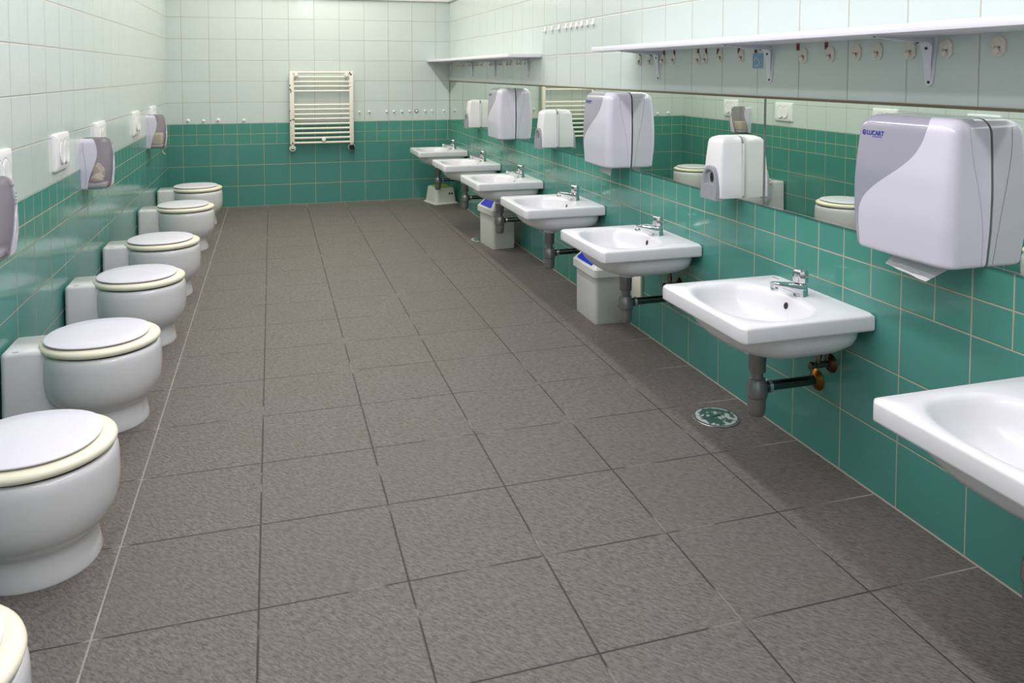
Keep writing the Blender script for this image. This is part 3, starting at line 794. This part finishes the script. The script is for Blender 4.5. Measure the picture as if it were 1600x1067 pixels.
# small knobs on the back wall
def knob_base(r=.013, e=20): bm = B(); lathe(bm, [(r, 0), (r, .003), (r * .8, .005)], (0, 0, 0), (0, -1, 0), e); return bm
def knob_tip():
    bm = B(); tube(bm, [(0, -.004, .004), (0, -.012, 0), (0, -.020, -.005), (0, -.024, 0), (0, -.025, .006)], [.007, .0065, .0065, .006, .005], 12); return bm
bk = [1.765, 1.862, 2.036, 2.110, 2.190, 2.269, 2.340, 2.427, 2.497, 2.620]
lbs = [f'small white stick-on hook right of the radiator, {ORD[i]} from the left' for i in range(10)]
lbs[6] = 'small white stick-on hook with a black chipped ring around it on the back wall'
hook_series('adhesive_hook', (('base', knob_base, 'hook'), ('hook', knob_tip, 'hook')), [(x, 0, .894) for x in bk], lbs, 'hook', 'stick-on hooks right of the radiator')
bm = B(); lathe(bm, [(.0195, 0), (.0195, .0008)], (2.340, 0, .894), (0, -1, 0), 9)
tag(obj('chip_ring', bm, 'black'), 'black chipped ring on the pale tile around one stick-on hook', 'wall mark')
hook_series('round_hook', (('base', lambda: knob_base(.019, 8), 'hook'), ('hook', knob_tip, 'hook')), [(.176, 0, .834), (.442, 0, .836)],
            ['white octagonal stick-on hook at the far left of the back wall', 'white octagonal stick-on hook, third from the left corner on the back wall'], 'hook', 'octagonal hooks left of the radiator')
hook_series('square_hook', (('base', lambda: box(B(), -.014, .014, -.004, 0, -.008, .016, .002), 'hook'), ('hook', knob_tip, 'hook')), [(.311, 0, .828), (.672, 0, .828)],
            ['small square white hook between the two octagonal hooks on the back wall', 'small square white hook nearest the radiator on its left side'], 'hook', 'square hooks left of the radiator')

# name stickers above the hooks under the near shelf
rs_ = [(-4.328, 1.379), (-4.45, 1.378), (-4.578, 1.381), (-4.676, 1.381), (-4.883, 1.38), (-4.947, 1.381), (-5.038, 1.377), (-5.188, 1.378), (-5.3, 1.376), (-5.547, 1.380), (-5.693, 1.380)]
first = None
for i, (y, z) in enumerate(rs_):
    lb = f'little red name sticker under the near shelf, {ORD[i]} from the far end'
    if first is None:
        first = thing('name_sticker', lb, 'sticker', (W, y, z), 0, 'red stickers under the near shelf')
        obj('label_paper', box(B(), -.0008, 0, -.0085, .0085, -.013, .011), 'red', first)
        bm = B(); lathe(bm, [(.0045, 0), (.0045, .0005)], (-.0008, 0, -.003), (-1, 0, 0), 12); obj('printed_dot', bm, 'black', first)
    else: dup(first, (W, y, z), lb)
t = thing('blue_sticker', 'light blue square sticker with a pale curl mark under the near shelf', 'sticker', (W, -5.314, 1.334))
obj('sticker_paper', box(B(), -.0008, 0, -.033, .033, -.028, .028), 'skyblue', t)
bm = B(); tube(bm, [(-.001, .004 - .014 * math.cos(a), -.006 + .012 * math.sin(a)) for a in [-2.2 + 3.9 * i / 14 for i in range(15)]] + [(-.001, .006, .012), (-.001, .012, .013)], .0016, 6)
tube(bm, [(-.001, .018, .014), (-.001, .022, .002), (-.001, .016, .0)], .0013, 6)
obj('curl_mark', bm, 'palemark', t)

# ------------------------------------------------------------------ towel radiator on the back wall
rad = thing('towel_radiator', 'cream ladder towel radiator with chipped paint on the back wall', 'radiator', (0, 0, 0))
ry = -.065
for xa, xb, m_ in ((1.094, 1.139, 'chipped'), (1.661, 1.703, 'chipped')):
    bm = B(); box(bm, xa, xb, ry - .018, ry + .018, .588, 1.298, .008, 3); obj('upright', bm, m_, rad)
for z in (1.286, 1.242, 1.196, 1.152, 1.106, .972, .928, .881, .837, .789, .744, .698, .652, .606):
    bm = B(); tube(bm, [(1.13 + .54 * i / 10, ry - .004 - .012 * math.sin(PI * i / 10), z) for i in range(11)], .0105, 14); obj('rung', bm, 'cream', rad)
for x, z in ((1.158, 1.264), (1.634, 1.262), (1.412, .634)):
    bm = B(); lathe(bm, [(.012, 0), (.012, .085), (.019, .088), (.019, .1), (.014, .104)], (x, 0, z), (0, -1, 0), 20); obj('wall_mount', bm, 'hub', rad)
bm = B(); lathe(bm, [(.014, 0), (.014, .03), (.02, .032), (.02, .04)], (1.118, ry, .59), (0, 0, -1), 16); lathe(bm, [(.03, 0), (.032, .004), (.03, .010), (.016, .016)], (1.118, ry + .02, .552), (0, -1, 0), 20); obj('valve', bm, 'hub', rad)
bm = B(); lathe(bm, [(.014, .0), (.015, .01), (.012, .018), (.004, .02)], (1.118, ry + .002, .552), (0, -1, 0), 8); obj('valve_nut', bm, 'brass', rad)
bm = B(); lathe(bm, [(.014, 0), (.014, .03), (.022, .032), (.022, .04)], (1.682, ry, .59), (0, 0, -1), 16); lathe(bm, [(.033, 0), (.035, .004), (.033, .010)], (1.682, ry + .03, .552), (0, -1, 0), 20); obj('valve', bm, 'hub', rad)
bm = B(); lathe(bm, [(.024, 0), (.028, .006), (.027, .045), (.02, .05), (.019, .044), (.008, .043), (.008, .05)], (1.682, ry + .018, .552), (0, -1, 0), 20); obj('valve_cap', bm, 'black', rad)
bm = B(); tube(bm, [(1.118, ry, .552), (1.118, 0, .552)], .012, 12); tube(bm, [(1.682, ry, .552), (1.682, 0, .552)], .012, 12); obj('supply_pipe', bm, 'hub', rad)

# ------------------------------------------------------------------ bins
def make_bin(label, loc, rz):
    t = thing('swing_bin', label, 'waste bin', loc, rz, 'bins with blue flaps')
    dx, dy = .087, .138
    bm = B(); R = lambda s, z, r=.018, g=0: rrect(-dx * s - g, dx * s + g, -dy * s - g, dy * s + g, r, z, 4)
    rings(bm, [R(.965, 0), R(.985, .006), R(1.0, .246), R(.94, .246), R(.92, .02)], True, True); obj('body', bm, 'bin', t)
    bm = B()
    for s in (-1, 1):
        box(bm, -.03, -.0285, s * (dy * .99) - .0012, s * (dy * .99) + .0012, .01, .235)
    obj('side_rib', bm, 'bin', t)
    bm = B()
    rings(bm, [R(1.0, .244, .02, .009), R(1.0, .248, .02, .016), R(1.0, .286, .02, .015), R(1.0, .292, .02, .011), [(max(-.052, min(.058, x)), y * .66, .352) for x, y, _ in R(1, 0)], [(.0 + x * .3, y * .5, .354) for x, y, _ in R(1, 0)]])
    obj('lid', bm, 'bin', t, sharp=30)
    # blue flap on the front slope of the lid
    a0, a1 = Vector((-dx - .011, 0, .292)), Vector((-.052, 0, .352)); nrm = Vector((-(a1.z - a0.z), 0, a1.x - a0.x)).normalized()
    bm = B(); L = []
    for q, w in ((.10, .092), (.2, .1), (.5, .086), (.8, .078), (.93, .076)):
        p = a0.lerp(a1, q); L.append((p, w))
    rs = [[p + nrm * h + Vector((0, -w, 0)) for p, w in L] + [p + nrm * h + Vector((0, w, 0)) for p, w in L[::-1]] for h in (-.002, .002, .0035)]
    rings(bm, rs); obj('flap', bm, 'flap', t)
    return t
bn = make_bin('white bin with blue flap under the fifth basin, nearer of the two', (2.585, -4.096, 0), 0)
dup(bn, (2.53, -2.305, 0), 'white bin with blue flap under the third basin, farther of the two', rz=math.radians(7))

# ------------------------------------------------------------------ step stool
st = thing('step_stool', 'white child step stool with green top under the farthest basin', 'stool', (2.527, -.292, 0), math.radians(12))
bm = B(); R = lambda a, b, z, r=.03: rrect(-a, a, -b, b, r, z, 5)
rings(bm, [R(.130, .150, 0), R(.131, .151, .006), R(.122, .142, .012), R(.113, .133, .02), R(.1, .122, .145, .035), R(.096, .118, .156, .035), R(.088, .110, .16, .03)]); obj('body', bm, 'stool', st, sharp=32)
bm = B(); rings(bm, [R(.082, .104, .159, .03), R(.082, .104, .1625, .03), R(.078, .1, .1635, .03)])
for i in range(7):
    for j in range(9): lathe(bm, [(.005, 0), (.004, .002), (.001, .0026)], (-.06 + .02 * i, -.08 + .02 * j, .1634), (0, 0, 1), 8)
obj('anti_slip_top', bm, 'lime', st)
for x in (.038, .062):
    bm = B(); rings(bm, [[(x + .0085 * math.cos(2 * PI * i / 18), -.1262 + .0009 * math.sin(2 * PI * i / 18) + .0, .1 + .011 * math.sin(2 * PI * i / 18)) for i in range(18)],
                         [(x + .0085 * math.cos(2 * PI * i / 18), -.1282 + .0009 * math.sin(2 * PI * i / 18), .1 + .011 * math.sin(2 * PI * i / 18)) for i in range(18)]])
    obj('grip_hole', bm, 'black', st)

# ------------------------------------------------------------------ floor drains, wall cover
def make_drain(label, loc):
    t = thing('floor_drain', label, 'floor drain', loc, 0, 'round floor drains')
    bm = B(); lathe(bm, [(.088, 0), (.088, .002), (.085, .0045), (.078, .005), (.077, .002)], n=48); obj('rim', bm, 'trap', t)
    bm = B(); lathe(bm, [(.0765, .001), (.0765, .0048), (.075, .0055)], n=48); o = obj('cover', bm, 'drain', t)
    obj('cover_slot', box(B(), -.016, .016, -.0022, .0022, .0052, .0058), 'black', o)
    return t
dr = make_drain('round floor drain with scuffed green cover beside the sixth basin', (2.507, -5.348, 0))
dup(dr, (2.462, -2.09, 0), 'round floor drain almost hidden by the farther bin')
t = thing('cover_plate', 'small cream cover plate with a screw hole on the green wall beside the nearer bin', 'cover plate', (W, -4.33, .225))
obj('plate', box(B(), -.014, 0, -.055, .055, -.075, .075, .003), 'cream', t)
bm = B(); lathe(bm, [(.004, 0), (.004, .0006)], (-.0141, -.03, .058), (-1, 0, 0), 12); obj('screw_hole', bm, 'black', t)
